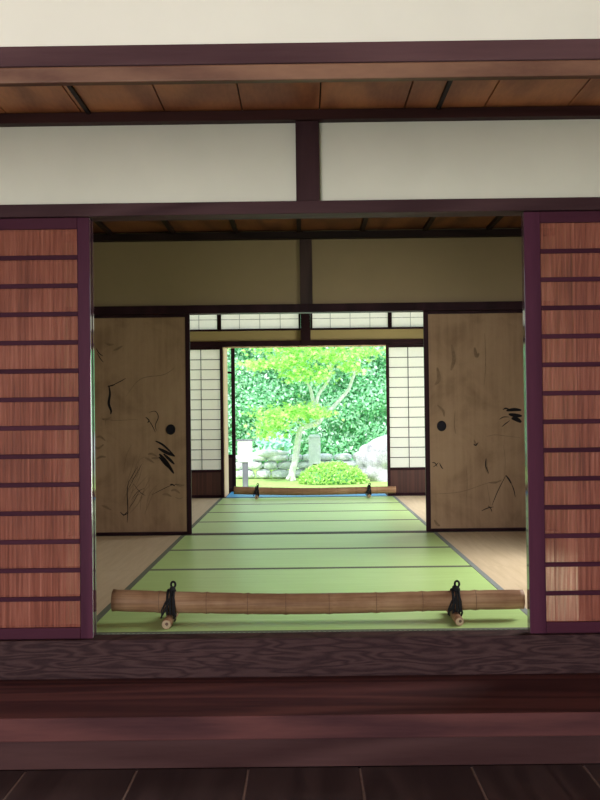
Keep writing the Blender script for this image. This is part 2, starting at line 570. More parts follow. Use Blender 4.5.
# the two rooms
WX = 1.92
def side_wall(name, sx, y0, y1, opening=None):
    x0, x1 = (WX, WX + 0.09) if sx > 0 else (-WX - 0.09, -WX)
    w = MB()
    if opening:
        a, c, zl, zh = opening
        w.box(x0, x1, y0, a, -0.06, 2.36)
        w.box(x0, x1, c, y1, -0.06, 2.36)
        w.box(x0, x1, a, c, -0.06, zl)
        w.box(x0, x1, a, c, zh, 2.36)
    else:
        w.box(x0, x1, y0, y1, -0.06, 2.36)
    return struct(name, w, M['plaster_olive'])
side_wall('wall_room_left', -1, 4.46, 12.1)
WIN = [(4.9, 6.6), (9.0, 11.4)]
side_wall('wall_room_right', 1, 4.46, 8.2, (WIN[0][0], WIN[0][1], 0.40, 1.72))
side_wall('wall_far_room_right', 1, 8.2, 12.1, (WIN[1][0], WIN[1][1], 0.40, 1.72))
for i, (a, c) in enumerate(WIN):
    fr = MB()
    fr.box(WX - 0.01, WX + 0.10, a, a + 0.05, 0.40, 1.72)
    fr.box(WX - 0.01, WX + 0.10, c - 0.05, c, 0.40, 1.72)
    fr.box(WX - 0.01, WX + 0.10, a + 0.05, c - 0.05, 0.40, 0.45)
    fr.box(WX - 0.01, WX + 0.10, a + 0.05, c - 0.05, 1.67, 1.72)
    fr.box(WX + 0.02, WX + 0.07, (a + c) / 2 - 0.025, (a + c) / 2 + 0.025, 0.45, 1.67)
    struct('window_%d' % (i + 1), fr, M['post_dark'], 0.003)
struct('floor_rooms', MB().box(-1.92, 1.92, 4.445, 12.09, -0.12, -0.056), M['riser'])

# near room: ceiling boards, battens, wall above the painted doors
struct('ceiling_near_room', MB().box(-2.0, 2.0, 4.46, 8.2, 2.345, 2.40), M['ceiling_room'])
bt = MB()
for k in range(-4, 5):
    xb = k * 0.485 - 0.05
    if abs(xb) < 1.88:
        bt.box(xb - 0.016, xb + 0.016, 4.47, 8.15, 2.318, 2.345)
struct('trim_10', bt, M['beam_black'])
struct('trim_11', MB().box(-1.92, 1.92, 8.14, 8.21, 2.275, 2.330), M['beam_black'], 0.003)
struct('wall_middle', MB().box(-1.92, 1.92, 8.20, 8.28, 1.74, 2.42), M['plaster_olive'])
struct('trim_12', MB().box(-1.92, 1.92, 8.16, 8.28, 1.708, 1.772), M['black_lacquer'], 0.003)
struct('trim_13', MB().box(-0.047, 0.047, 8.17, 8.25, 1.772, 2.275), M['post_dark'], 0.003)
struct('trim_14', MB().box(-1.92, 1.92, 8.19, 8.285, -0.055, 0.003), M['black_lacquer'], 0.001)

# far room: ceiling, transom windows over the paper doors
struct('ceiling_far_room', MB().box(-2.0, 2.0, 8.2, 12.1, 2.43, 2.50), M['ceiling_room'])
struct('wall_back', MB().box(-1.92, 1.92, 12.03, 12.09, 1.77, 1.895), M['plaster_tan'])
struct('wall_back_upper', MB().box(-1.92, 1.92, 12.03, 12.09, 2.26, 2.43), M['plaster_tan'])
struct('trim_15', MB().box(-1.92, 1.92, 11.99, 12.09, 1.712, 1.770), M['black_lacquer'], 0.003)
struct('trim_16', MB().box(-1.92, 1.92, 12.00, 12.09, 1.888, 1.910), M['black_lacquer'], 0.002)
struct('trim_17', MB().box(-0.055, 0.055, 11.985, 12.08, 1.72, 2.43), M['black_lacquer'], 0.003)
struct('trim_18', MB().box(-1.92, 1.92, 11.98, 12.09, -0.055, 0.002), M['post_dark'], 0.001)

def transom(name, x0, x1):
    fr = MB()
    fr.box(x0, x0 + 0.022, 12.02, 12.05, 1.91, 2.26)
    fr.box(x1 - 0.022, x1, 12.02, 12.05, 1.91, 2.26)
    fr.box(x0 + 0.022, x1 - 0.022, 12.02, 12.05, 2.235, 2.26)
    w = struct(name, fr, M['black_lacquer'])
    lt = MB()
    n = 4
    for k in range(1, n):
        xb = x0 + (x1 - x0) * k / n
        lt.box(xb - 0.003, xb + 0.003, 12.026, 12.034, 1.911, 2.235)
    for z in (2.02, 2.13):
        lt.box(x0 + 0.022, x1 - 0.022, 12.027, 12.035, z - 0.003, z + 0.003)
    lt.build('lattice', M['wood_grey'], w)
    MB().box(x0 + 0.01, x1 - 0.01, 12.0365, 12.038, 1.911, 2.24).build('paper', M['paper'], w)
    return w
transom('window_3', -1.90, -0.9825)
transom('window_4', -0.982, -0.056)
transom('window_5', 0.056, 0.9575)
transom('window_6', 0.958, 1.90)

# veranda beyond the paper doors
struct('floor_veranda', MB().box(-2.4, 2.4, 12.09, 13.02, -0.07, -0.004), M['riser_low'])
struct('trim_19', MB().box(-0.965, -0.938, 12.095, 12.66, -0.02, 1.80), M['light_wood'], 0.002)
struct('trim_20', MB().box(-2.4, 2.4, 12.94, 13.02, 1.80, 1.90), M['light_wood'], 0.003)
struct('trim_lit_underside', MB().box(-1.0, 1.0, 12.03, 12.088, 1.698, 1.7115), M['light_wood'], 0.001)  # pale strip painting light on the underside of the far lintel
struct('roof_eave', MB().box(-3.3, 3.3, 2.74, 12.45, 2.55, 2.63), M['post_dark'])
ep = MB()
for sx in (-2.3, 2.3):
    ep.box(sx - 0.06, sx + 0.06, 12.92, 13.04, GROUND, 2.55)
struct('pillar_veranda', ep, M['post_dark'], 0.004)

# ================================================================== TATAMI
def mat(name, label, group, x0, x1, y0, y1, body, along, border, bkey):
    cx, cy = (x0 + x1) / 2, (y0 + y1) / 2
    t = thing(name, label, 'floor mat', (cx, cy, -0.055), group)
    w, d = (x1 - x0) / 2 - 0.0008, (y1 - y0) / 2 - 0.0008
    bw = 0.030
    if along == 'x':
        MB().box(-w, w, -d + bw, d - bw, 0, 0.055).build('matting', body, t)
        MB().box(-w, w, -d, -d + bw, 0, 0.0556).build('border', border, t)
        MB().box(-w, w, d - bw, d, 0, 0.0556).build('border', border, t)
    else:
        MB().box(-w + bw, w - bw, -d, d, 0, 0.055).build('matting', body, t)
        MB().box(-w, -w + bw, -d, d, 0, 0.0556).build('border', border, t)
        MB().box(w - bw, w, -d, d, 0, 0.0556).build('border', border, t)
    return t
GL = [['green straw mat under the near bamboo pole, at the threshold',
       'second green straw mat, directly behind the near bamboo pole',
       'third green straw mat in from the threshold, one before the painted doors',
       'green straw mat just in front of the painted doors'],
      ['green straw mat just past the painted doors',
       'second green straw mat past the painted doors',
       'third green straw mat past the painted doors',
       'last green straw mat, at the far bamboo pole']]
for r, (ya, yb) in enumerate(((4.447, 8.187), (8.288, 11.978))):
    step = (yb - ya) / 4
    for i in range(4):
        mat('tatami_mat', GL[r][i], 'green straw mats down the middle', -0.955, 0.955, ya + i * step, ya + (i + 1) * step,
            M['green'], 'x', M['border'], None)
    for sx, side in ((-1, 'left'), (1, 'right')):
        for i in range(2):
            where = [['next to the near bamboo pole', 'at the foot of the painted door'],
                     ['just past the painted door', 'at the foot of the paper door']][r][i]
            lab = ('dim tan straw mat, ' if sx < 0 else 'pale tan brightly lit straw mat, ') + where
            x0, x1 = (-1.918, -0.956) if sx < 0 else (0.956, 1.918)
            h = (yb - ya) / 2
            mat('tatami_mat', lab, 'tan straw mats along the sides', x0, x1, ya + i * h, ya + (i + 1) * h, M['tan'], 'y',
                M['border_lit'] if sx > 0 else M['border'], None)

# ================================================================== REED DOORS
def reed_door(label, x0, y, sl=0.050, edge=1, ey=0.014):
    W, H = 0.935 + sl - 0.05, 1.7316
    t = thing('reed_sliding_door', label, 'sliding door', (x0 + W / 2, y, -0.001), 'reed sliding doors')
    h, sw, yt = W / 2, 0.050, 0.014
    MB().box(-h, -h + sl, -yt, yt, 0, H).build('stile', M['lacquer'], t, 0.003)
    MB().box(h - sw, h, -yt, yt, 0, H).build('stile', M['lacquer'], t, 0.003)
    MB().box(-h + sl, h - sw, -yt, yt, 0, 0.046).build('bottom_rail', M['lacquer_bar'], t, 0.003)
    MB().box(-h + sl, h - sw, -yt, yt, H - 0.046, H).build('top_rail', M['lacquer_bar'], t, 0.003)
    ex = h if edge > 0 else -h - 0.002
    MB().box(ex, ex + 0.002, -yt + 0.003, ey, 0.002, H - 0.002).build('edge_strip', M['edge'], t)
    pane = (H - 0.092) / 14
    for k in range(1, 14):
        z = 0.046 + k * pane
        MB().box(-h + sl, h - sw, -0.011, -0.003, z - 0.0095, z + 0.0095).build('crossbar', M['lacquer_bar'], t, 0.002)
    rg = random.Random(11)
    rd = MB()
    x = -h + sl + 0.003
    while x < h - sw - 0.003:
        r = 0.0021 + rg.uniform(-0.0002, 0.0003)
        rd.tube([(x, 0.002, 0.046), (x, 0.002, H - 0.046)], r, 6, cap=False)
        x += 0.0051 + rg.uniform(-0.0002, 0.0003)
    rd.build('reed_screen', M['reed'], t, smooth=True)
    return t
OX = 0.905
front_l = reed_door('maroon framed reed door with red brown reeds, at the dim tan mat side of the opening', -OX - 0.935, DB)
def place_copy(src, x0, y, label):
    c = copy_tree(src)
    c.location = (x0 + 0.935 / 2, y, -0.001)
    c['label'] = label
    return c
reed_door('maroon framed reed door with a pale see-through strip beside its stile', 0.888, DB, 0.066, -1, 0.034)
place_copy(front_l, -OX - 0.9355, 4.421, 'reed door behind the evenly red brown reed door, mostly hidden')
place_copy(front_l, 1.105, 4.421, 'darker reed door overlapping behind the door with the pale strip')

# ================================================================== PAINTED DOORS
def stroke(mb, pts, w, y):
    """tapering brush stroke on the door face"""
    P2 = [Vector((p[0], 0, p[1])) for p in pts]
    # resample with Catmull-Rom
    Q, W = [], []
    n = len(P2)
    for i in range(n - 1):
        p0, p1, p2, p3 = P2[max(i - 1, 0)], P2[i], P2[i + 1], P2[min(i + 2, n - 1)]
        for j in range(6):
            u = j / 6
            Q.append(0.5 * ((2 * p1) + (p2 - p0) * u + (2 * p0 - 5 * p1 + 4 * p2 - p3) * u * u + (3 * p1 - p0 - 3 * p2 + p3) * u ** 3))
    Q.append(P2[-1])
    vs, fs = [], []
    m_ = len(Q)
    for i, q in enumerate(Q):
        t = (Q[min(i + 1, m_ - 1)] - Q[max(i - 1, 0)]).normalized()
        nrm = Vector((-t.z, 0, t.x))
        ww = w * (0.25 + 0.75 * math.sin(math.pi * min(1, (i + 0.6) / m_))) / 2
        for s in (-1, 1):
            vs.append((q.x + nrm.x * ww * s, y, q.z + nrm.z * ww * s))
    for i in range(m_ - 1):
        fs.append((2 * i, 2 * i + 1, 2 * i + 3, 2 * i + 2))
    mb.add(vs, fs)

def painted_door(name, label, x0, x1, handle_px, dark, wash):
    cx = (x0 + x1) / 2
    t = thing(name, label, 'sliding door', (cx, DF, 0.004), 'painted sliding doors')
    h, H, yt = (x1 - x0) / 2, 1.7038, 0.012
    sw = 0.036
    MB().box(-h, -h + sw, -yt, yt, 0, H).build('stile', M['black_lacquer'], t, 0.002)
    MB().box(h - sw, h, -yt, yt, 0, H).build('stile', M['black_lacquer'], t, 0.002)
    MB().box(-h + sw, h - sw, -yt, yt, 0, 0.022).build('bottom_rail', M['black_lacquer'], t, 0.002)
    MB().box(-h + sw, h - sw, -yt, yt, H - 0.022, H).build('top_rail', M['black_lacquer'], t, 0.002)
    pn = MB().box(-h + sw, h - sw, -0.008, 0.008, 0.022, H - 0.022).build('panel', M['fusuma'], t)
    hp = P(*handle_px, DF - 0.012)
    hx, hz = hp.x - cx, hp.z - 0.004
    hd = MB().disc((hx, hz), 0.038, -0.0125, -0.008, rx=0.034)
    hd.ring((hx, -0.0125, hz), (1, 0, 0), (0, 0, 1), 0.033, 0.037, 0.0035)
    hd.build('handle', M['handle'], t, smooth=False)
    for nm, data, mt, yy in (('painting_wash', wash, M['ink_wash'], -0.0084), ('ink_painting', dark, M['ink'], -0.0088)):
        mb = MB()
        for w, pts in data:
            q = [P(px, py, DF - 0.0085) for px, py in pts]
            stroke(mb, [(p.x - cx, p.z - 0.004) for p in q], w, yy)
        mb.build(nm, mt, pn)
    return t
def zl(pts):      # crop coordinates of the first painted door to photo pixels
    return [(80 + a / 3.475, 310 + b_ / 3.475) for a, b_ in pts]
def zr(pts):
    return [(420 + a / 3.475, 310 + b_ / 3.475) for a, b_ in pts]
darkL = [(0.020, zl([(100, 262), (104, 290), (100, 325), (108, 350), (106, 362)])),
         (0.010, zl([(96, 266), (112, 262), (122, 258)])), (0.006, zl([(112, 262), (140, 248), (160, 237)])),
         (0.007, zl([(56, 133), (66, 150), (80, 160)])), (0.006, zl([(60, 150), (70, 168), (82, 182)])),
         (0.016, zl([(262, 455), (290, 470), (328, 506)])), (0.026, zl([(272, 480), (300, 495), (330, 508)])),
         (0.030, zl([(276, 500), (300, 530), (326, 568)])), (0.022, zl([(290, 500), (312, 520), (328, 536)])),
         (0.018, zl([(274, 510), (296, 535), (318, 556)])),
         (0.009, zl([(228, 372), (240, 384), (234, 392)])), (0.006, zl([(240, 356), (262, 352), (272, 372), (262, 400), (266, 420)])),
         (0.006, zl([(236, 380), (250, 400), (262, 425)])),
         (0.007, zl([(164, 740), (166, 690), (164, 630), (170, 590)])), (0.004, zl([(164, 630), (190, 580), (216, 534)])),
         (0.004, zl([(168, 600), (185, 570), (200, 545)])), (0.008, zl([(140, 702), (152, 712), (166, 706)])),
         (0.006, zl([(150, 716), (158, 708), (166, 700)])), (0.004, zl([(178, 660), (200, 632), (222, 620)])),
         (0.004, zl([(186, 604), (206, 630), (228, 646)])), (0.004, zl([(170, 690), (190, 660), (208, 625)])),
         (0.010, zl([(312, 608), (320, 606), (330, 612)])), (0.004, zl([(250, 642), (285, 624), (316, 610), (350, 604)]))]
rg = random.Random(5)
washL = []
for i in range(16):
    a = rg.uniform(150, 230); c = rg.uniform(560, 720)
    washL.append((0.005, zl([(a, c), (a + rg.uniform(5, 30), c - rg.uniform(20, 60)), (a + rg.uniform(20, 60), c - rg.uniform(60, 110))])))
for a, c in ((70, 440), (64, 480), (72, 510), (90, 380), (250, 500), (262, 515), (240, 520), (100, 120), (130, 135), (330, 625), (300, 640), (345, 610), (90, 685)):
    washL.append((0.018, zl([(a - 14, c + rg.uniform(-8, 8)), (a, c), (a + 18, c + rg.uniform(-14, 14))])))
washL += [(0.006, zl([(160, 300), (210, 240), (290, 225), (330, 200)])), (0.006, zl([(88, 400), (92, 380), (120, 384), (200, 380)])),
          (0.006, zl([(330, 650), (345, 656), (358, 652)]))]
painted_door('painted_sliding_door', 'dim painted door with ink bird, long-necked crane and grasses', -0.908 - 0.94, -0.908,
             (170.7, 429.5), darkL, washL)
darkR = [(0.026, zr([(352, 348), (325, 346), (300, 350)])), (0.030, zr([(354, 368), (330, 366), (308, 362)])),
         (0.034, zr([(352, 390), (336, 380), (318, 376)])), (0.012, zr([(320, 352), (300, 342), (288, 346)])),
         (0.007, zr([(310, 372), (290, 372), (276, 380)])), (0.007, zr([(312, 384), (296, 396), (284, 406)])),
         (0.008, zr([(230, 515), (228, 540), (238, 566)])), (0.007, zr([(42, 530), (52, 532), (60, 545)])),
         (0.006, zr([(46, 545), (54, 540), (64, 530)])), (0.008, zr([(68, 532), (74, 545), (80, 552)])),
         (0.006, zr([(250, 680), (270, 630), (298, 575)])), (0.012, zr([(298, 574), (310, 590), (318, 605)])),
         (0.007, zr([(318, 605), (326, 625), (331, 650)])), (0.007, zr([(214, 698), (236, 688), (256, 684)])),
         (0.006, zr([(236, 680), (246, 690), (250, 702)])), (0.010, zr([(186, 466), (194, 470), (200, 462)]))]
washR = [(0.005, zr([(230, 440), (260, 434), (300, 438), (350, 444)])), (0.022, zr([(232, 520), (230, 545), (238, 570)])),
         (0.007, zr([(225, 80), (228, 180), (224, 260)])), (0.008, zr([(122, 350), (120, 400), (124, 430)])),
         (0.005, zr([(36, 640), (140, 632), (240, 600), (290, 596)])), (0.014, zr([(240, 600), (262, 600), (285, 590)])),
         (0.03, zr([(60, 200), (66, 240), (52, 260)])), (0.03, zr([(110, 120), (118, 170), (108, 210)])),
         (0.028, zr([(190, 130), (196, 160), (205, 150)])), (0.02, zr([(60, 330), (80, 350), (84, 370)])),
         (0.005, zr([(160, 540), (164, 600), (160, 680)])), (0.004, zr([(232, 600), (240, 650), (246, 680)])),
         (0.004, zr([(290, 470), (296, 520), (294, 570)])), (0.016, zr([(188, 450), (194, 466), (204, 460)])),
         (0.02, zr([(50, 730), (60, 745), (70, 750)]))]
painted_door('painted_sliding_door', 'lighter brown painted door with dark wing and bent branch', 0.906, 0.906 + 0.94,
             (441.6, 426), darkR, washR)

# ================================================================== PAPER DOORS
def paper_door(label, x0):
    W, H = 0.93, 1.708
    t = thing('paper_sliding_door', label, 'sliding door', (x0 + W / 2, DS, 0.003), 'paper sliding doors at the far end')
    h, sw, yt = W / 2, 0.034, 0.015
    MB().box(-h, -h + sw, -yt, yt, 0, H).build('stile', M['black_lacquer'], t, 0.002)
    MB().box(h - sw, h, -yt, yt, 0, H).build('stile', M['black_lacquer'], t, 0.002)
    MB().box(-h + sw, h - sw, -yt, yt, H - 0.03, H).build('top_rail', M['black_lacquer'], t, 0.002)
    MB().box(-h + sw, h - sw, -yt, yt, 0, 0.03).build('bottom_rail', M['black_lacquer'], t, 0.002)
    MB().box(-h + sw, h - sw, -yt, yt, 0.285, 0.315).build('middle_rail', M['black_lacquer'], t, 0.002)
    MB().box(-h + sw, h - sw, -0.006, 0.006, 0.03, 0.285).build('lower_board', M['koshi'], t)
    lt = MB()
    for k in range(1, 4):
        xb = -h + sw + (W - 2 * sw) * k / 4
        lt.box(xb - 0.004, xb + 0.004, -0.011, -0.001, 0.315, H - 0.03)
    n = 12
    for k in range(1, n):
        z = 0.315 + (H - 0.345) * k / n
        lt.box(-h + sw, h - sw, -0.010, -0.001, z - 0.004, z + 0.004)
    lt.build('lattice', M['post_dark'], t)
    MB().box(-h + sw, h - sw, 0.0, 0.0015, 0.316, H - 0.03).build('paper', M['paper'], t)
    return t
pd = paper_door('dimmer paper lattice door beside the pale upright board, on the signpost side of the garden opening', -0.945 - 0.93)
pd2 = copy_tree(pd)
pd2.location.x = 0.908 + 0.93 / 2
pd2['label'] = 'brighter paper lattice door on the big rock side of the garden opening'

# glass door slid aside on the veranda edge
gd = thing('glass_sliding_door', 'narrow view of a dark framed glass door at the veranda edge', 'sliding door', (-1.325, 12.965, -0.0035))
h = 0.455
MB().box(h - 0.045, h, -0.015, 0.015, 0, 1.81).build('stile', M['black_lacquer'], gd, 0.002)
MB().box(-h, -h + 0.045, -0.015, 0.015, 0, 1.81).build('stile', M['black_lacquer'], gd, 0.002)
for z0, z1 in ((0, 0.05), (1.76, 1.81), (1.45, 1.475), (0.42, 0.46)):
    MB().box(-h + 0.045, h - 0.045, -0.013, 0.013, z0, z1).build('rail', M['black_lacquer'], gd, 0.002)
MB().box(-h + 0.045, h - 0.045, -0.005, 0.005, 0.05, 0.42).build('lower_board', M['koshi'], gd)
MB().box(-h + 0.045, h - 0.045, -0.002, 0.002, 0.46, 1.45).build('glass_pane', M['glass'], gd)
MB().box(-h + 0.045, h - 0.045, -0.002, 0.002, 1.475, 1.76).build('glass_pane', M['glass'], gd)

# blue sheet lying on the veranda
tag(MB().box(-0.925, 0.900, 11.985, 12.92, 0.0025, 0.0045).build('blue_sheet', M['sheet'], None, 0.001),
    'bright blue sheet lying along the veranda floor behind the far pole', 'ground sheet')

# ================================================================== BAMBOO BARRIERS
D0 = 4.68
pole_px = [(113, 600.2), (160, 601.8), (207, 602.8), (248, 603.6), (286, 604.0), (329, 603.6), (376, 602.6), (422, 601.2), (475, 600.0), (523, 599.3)]
cl = [P(a, c, D0) for a, c in pole_px]
bb = thing('bamboo_barrier', 'thick brown bamboo pole tied on two short logs at the near threshold', 'bamboo pole',
           (0, D0, 0), 'bamboo pole barriers')
pts, rads = [], []
for i in range(len(cl) - 1):
    a, c = cl[i], cl[i + 1]
    n = 10
    for j in range(n):
        u = j / n
        p = a.lerp(c, u)
        g = (i + u) / (len(cl) - 1)
        r = 0.0475 - 0.005 * g
        e = min(u, 1 - u) * (c - a).length
        r += 0.0016 * math.exp(-(e / 0.008) ** 2) - 0.0012 * math.exp(-((e - 0.02) / 0.012) ** 2)
        pts.append((p.x, 0, p.z)); rads.append(r)
pts.append((cl[-1].x, 0, cl[-1].z)); rads.append(0.0425)
pole = MB().tube(pts, rads, 28, cap=True).build('pole', M['bamboo'], bb, smooth=True)
for i in range(1, len(cl) - 1):
    g = i / (len(cl) - 1)
    jm = MB().ring((cl[i].x, 0, cl[i].z), (0, 1, 0), (0, 0, 1), 0.0483 - 0.005 * g, 0.0483 - 0.005 * g, 0.0012, 32, 6)
    jm.build('joint', M['bamboo_dark'], pole, smooth=True)
for ex, rr in ((cl[0].x - 0.001, 0.040), (cl[-1].x + 0.001, 0.036)):
    zc = cl[0].z if ex < 0 else cl[-1].z
    MB().tube([(ex - 0.001, 0, zc), (ex + 0.001, 0, zc)], rr, 24).build('cut_end', M['cane_dark'], pole)

def tie(px, flip):
    sp = P(px, 621, D0 - 0.15)
    sx = sp.x
    # height of the pole here
    i = min(range(len(pts)), key=lambda k: abs(pts[k][0] - sx))
    pz, pr = pts[i][2], rads[i]
    rs = max(0.018, (pz - pr) / 2 - 0.0005)
    s = MB()
    ys = [-0.155, -0.150, -0.05, 0.0, 0.05, 0.145, 0.150]
    s.tube([(sx, y, rs) for y in ys], [rs * 0.93, rs, rs * 0.99, rs, rs * 0.99, rs, rs * 0.93], 22)
    so = s.build('support', M['bamboo'], bb, smooth=True)
    ce = MB().disc((sx, rs), rs * 0.86, -0.1575, -0.1545, 22)
    ce.build('cut_end', M['cane_end'], so)
    hl = MB().disc((sx + 0.002, rs + 0.002), rs * 0.34, -0.1590, -0.1570, 16)
    hl.build('bore_shade', M['bamboo_dark'], so)  # dark disc painting the shade inside the cane, no bore is cut
    r = MB()
    T = 0.0055
    # two wraps around the pole and the support under it
    for dx, ty in ((-0.010, 0.0), (0.004, 0.0), (0.016, 0.0)):
        r.ring((sx + dx, 0, (pz + pr + 0.0145) / 2), (0, 1, 0), (0.02 * (dx * 20), 0, 1), pr + 0.006, (pz + pr - 0.0025) / 2, T, 30, 8)
    # diagonal strands over the front face
    r.tube([(sx + 0.010, -pr * 0.25, pz + pr + 0.004), (sx, -pr - 0.006, pz + 0.01), (sx - 0.016, -pr - 0.008, pz - 0.02),
            (sx - 0.030, -pr - 0.010, 0.045), (sx - 0.036, -pr - 0.016, 0.030)], [T, T, T, T * 0.9, T * 0.6], 8)
    r.tube([(sx + 0.012, -pr * 0.2, pz + pr + 0.004), (sx + 0.020, -pr - 0.006, pz + 0.005), (sx + 0.022, -pr - 0.008, pz - 0.03),
            (sx + 0.026, -pr - 0.012, 0.038), (sx + 0.018, -pr - 0.02, 0.022)], [T, T, T, T * 0.9, T * 0.6], 8)
    r.tube([(sx - 0.004, -pr - 0.004, pz + 0.025), (sx - 0.018, -pr - 0.010, pz + 0.004), (sx - 0.034, -pr - 0.012, pz - 0.030),
            (sx - 0.030, -pr - 0.016, pz - 0.058)], [T * 0.8, T * 0.8, T * 0.7, T * 0.5], 8)
    # knot and the eye standing up on top
    r.rock((sx + 0.008, -0.012, pz + pr + 0.010), (0.016, 0.016, 0.014), 4 + int(px), 2, 0.2)
    r.ring((sx + 0.012 * flip, -0.006, pz + pr + 0.030), (1, 0, 0), (0, 0, 1), 0.0095, 0.013, 0.0048, 20, 8)
    r.tube([(sx + 0.004, -0.01, pz + pr + 0.006), (sx + 0.012 * flip, -0.008, pz + pr + 0.020)], T * 1.1, 8)
    r.build('rope_tie', M['black'], bb, smooth=True)
tie(166.5, 1)
tie(459.5, 1)
far = copy_tree(bb)
far.location = (0.058, 11.84, 0.003)
far.scale = (1.0, 0.8, 0.92)
far['label'] = 'small looking bamboo pole at the far end before the garden'

# ================================================================== GARDEN
def leaf_mesh(cent, nrm_bias, size, rng, n_pts, squash=1.0, star=False):
    """many small folded leaves around the points cent (N x 3)"""
    vs, fs = [], []
    for c in cent:
        a = rng.uniform(0, 2 * math.pi)
        z = rng.uniform(-1, 1)
        q = math.sqrt(1 - z * z)
        n = Vector((q * math.cos(a), q * math.sin(a), z)) + nrm_bias
        n.normalize()
        u = n.orthogonal().normalized()
        ang = rng.uniform(0, 6.283)
        w = n.cross(u)
        d1 = u * math.cos(ang) + w * math.sin(ang)
        d2 = n.cross(d1)
        s = size * rng.uniform(0.6, 1.35)
        b0 = len(vs)
        c = Vector(c)
        if star:
            for k in range(10):
                t = 2 * math.pi * k / 10
                rr = s * (0.62 if k % 2 == 0 else 0.24)
                vs.append(c + (d1 * math.cos(t) + d2 * math.sin(t)) * rr)
            fs.append(tuple(range(b0, b0 + 10)))
        else:
            vs += [c - d1 * s * 0.6, c + d2 * s * 0.3 + n * s * 0.08, c + d1 * s * 0.6, c - d2 * s * 0.3 + n * s * 0.08]
            fs += [(b0, b0 + 1, b0 + 2), (b0, b0 + 2, b0 + 3)]
    return vs, fs

def foliage(name, mat_, parent, cent, bias, size, seed, star=False):
    vs, fs = leaf_mesh(cent, Vector(bias), size, random.Random(seed), 0, 1, star)
    me = bpy.data.meshes.new(name)
    me.from_pydata([tuple(v) for v in vs], [], fs)
    me.update()
    me.materials.append(mat_)
    o = bpy.data.objects.new(name, me)
    COL.objects.link(o)
    o.parent = parent
    return o

def gpt(px, py, d):
    return P(px, py, d)

# tall leafy hedge closing the garden
hg = thing('hedge', 'tall dense mint green hedge closing the back of the garden', 'hedge', (0, 27.0, GROUND))
core = MB()
rg = random.Random(8)
for i in range(13):
    core.rock((-4.2 + i * 0.7, 1.45 + rg.uniform(-0.1, 0.2), 2.0), (0.75, 0.8, 2.5 + rg.uniform(-0.2, 0.3)), 30 + i, 3, 0.15)
core.build('thicket', M['hedge_in'], hg, smooth=True)
ct = []
for i in range(52000):
    x = rg.uniform(-4.2, 4.2)
    z = rg.uniform(0.02, 4.6)
    y = 0.20 + 0.22 * math.sin(x * 3.1 + math.sin(z * 2.2) * 1.5) * math.cos(z * 2.7 + x) + rg.gauss(0, 0.13) + 0.04 * z
    ct.append((x, y, z))
foliage('foliage', M['hedge'], hg, ct, (0, -0.7, 0.5), 0.095, 2)

# broad-leaved plant in front of the hedge
hp = gpt(272, 457, 24.2)
ho = thing('broad_leaf_plant', 'pale blue green broad leaved plant above the low stone wall', 'plant', (hp.x, 24.2, GROUND))
ct = []
rg = random.Random(21)
for i in range(110):
    a = rg.uniform(0, 6.283); r_ = math.sqrt(rg.random())
    ct.append((0.42 * r_ * math.cos(a), 0.3 * r_ * math.sin(a), 0.62 + 0.28 * (1 - r_ * r_) + rg.uniform(-0.12, 0.08)))
foliage('foliage', M['hosta'], ho, ct, (0, -0.9, 0.8), 0.20, 5)
stt = MB()
for i in range(16):
    a = rg.uniform(0, 6.283)
    stt.tube([(0.06 * math.cos(a), 0.06 * math.sin(a), 0), (0.15 * math.cos(a), 0.12 * math.sin(a), 0.35), (0.3 * math.cos(a), 0.22 * math.sin(a), 0.68)], 0.008, 5)
stt.build('stems', M['shrub'], ho)

# low dry stone wall
sw = MB()
rg = random.Random(14)
wl, wr = gpt(236, 470, 22.8).x, gpt(372, 470, 22.8).x
z = 0
for course, hh in enumerate((0.20, 0.17, 0.15)):
    x = wl - rg.uniform(0, 0.2)
    while x < wr:
        w_ = rg.uniform(0.26, 0.52)
        sw.rock((x + w_ / 2, rg.uniform(-0.02, 0.02), z + hh / 2), (w_ / 2 * 1.05, 0.20, hh / 2 * 1.12), rg.randint(0, 999), 2, 0.14, 0.5)
        x += w_
    z += hh
sw.rock((gpt(272, 460, 22.8).x, -0.05, z + 0.02), (0.42, 0.2, 0.10), 77, 3, 0.2)
wo = sw.build('garden_wall', M['wallstone'], None, smooth=False)
wo.location = (0, 22.8, GROUND)
tag(wo, 'low pale dry stone wall in front of the hedge', 'stone wall', kind='thing')

# boulder
bp = gpt(392, 480, 21.9)
bo = MB().rock((0, 0, 0.40), (0.82, 0.55, 0.62), 23, 5, 0.30, 0.0, 0.12).build('boulder', M['boulder'], None, smooth=False)
bo.location = (bp.x, 21.6, GROUND)
tag(bo, 'big pale violet grey rock beside the low stone wall', 'boulder')

# stone lantern pillar
lp = gpt(314.8, 470, 22.2)
ln = thing('stone_lantern', 'pale stone pillar lantern standing behind the round clipped shrub', 'stone lantern', (lp.x, 22.2, GROUND))
ztop = gpt(314, 434.5, 22.2).z - GROUND
sh = MB()
sh.box(-0.125, 0.125, -0.125, 0.125, 0.06, ztop - 0.06)
sh.build('shaft', M['pillar'], ln, 0.02)
MB().box(-0.16, 0.16, -0.16, 0.16, 0, 0.06).build('foot', M['pillar'], ln, 0.01)
cp = MB()
cp.add([(-.14, -.14, ztop - .06), (.14, -.14, ztop - .06), (.14, .14, ztop - .06), (-.14, .14, ztop - .06),
        (-.09, -.09, ztop), (.09, -.09, ztop), (.09, .09, ztop), (-.09, .09, ztop)],
       [(3, 2, 1, 0), (4, 5, 6, 7), (0, 1, 5, 4), (1, 2, 6, 5), (2, 3, 7, 6), (3, 0, 4, 7)])
cp.build('cap', M['pillar'], ln, 0.01)
zh = gpt(315, 466, 22.07).z - GROUND
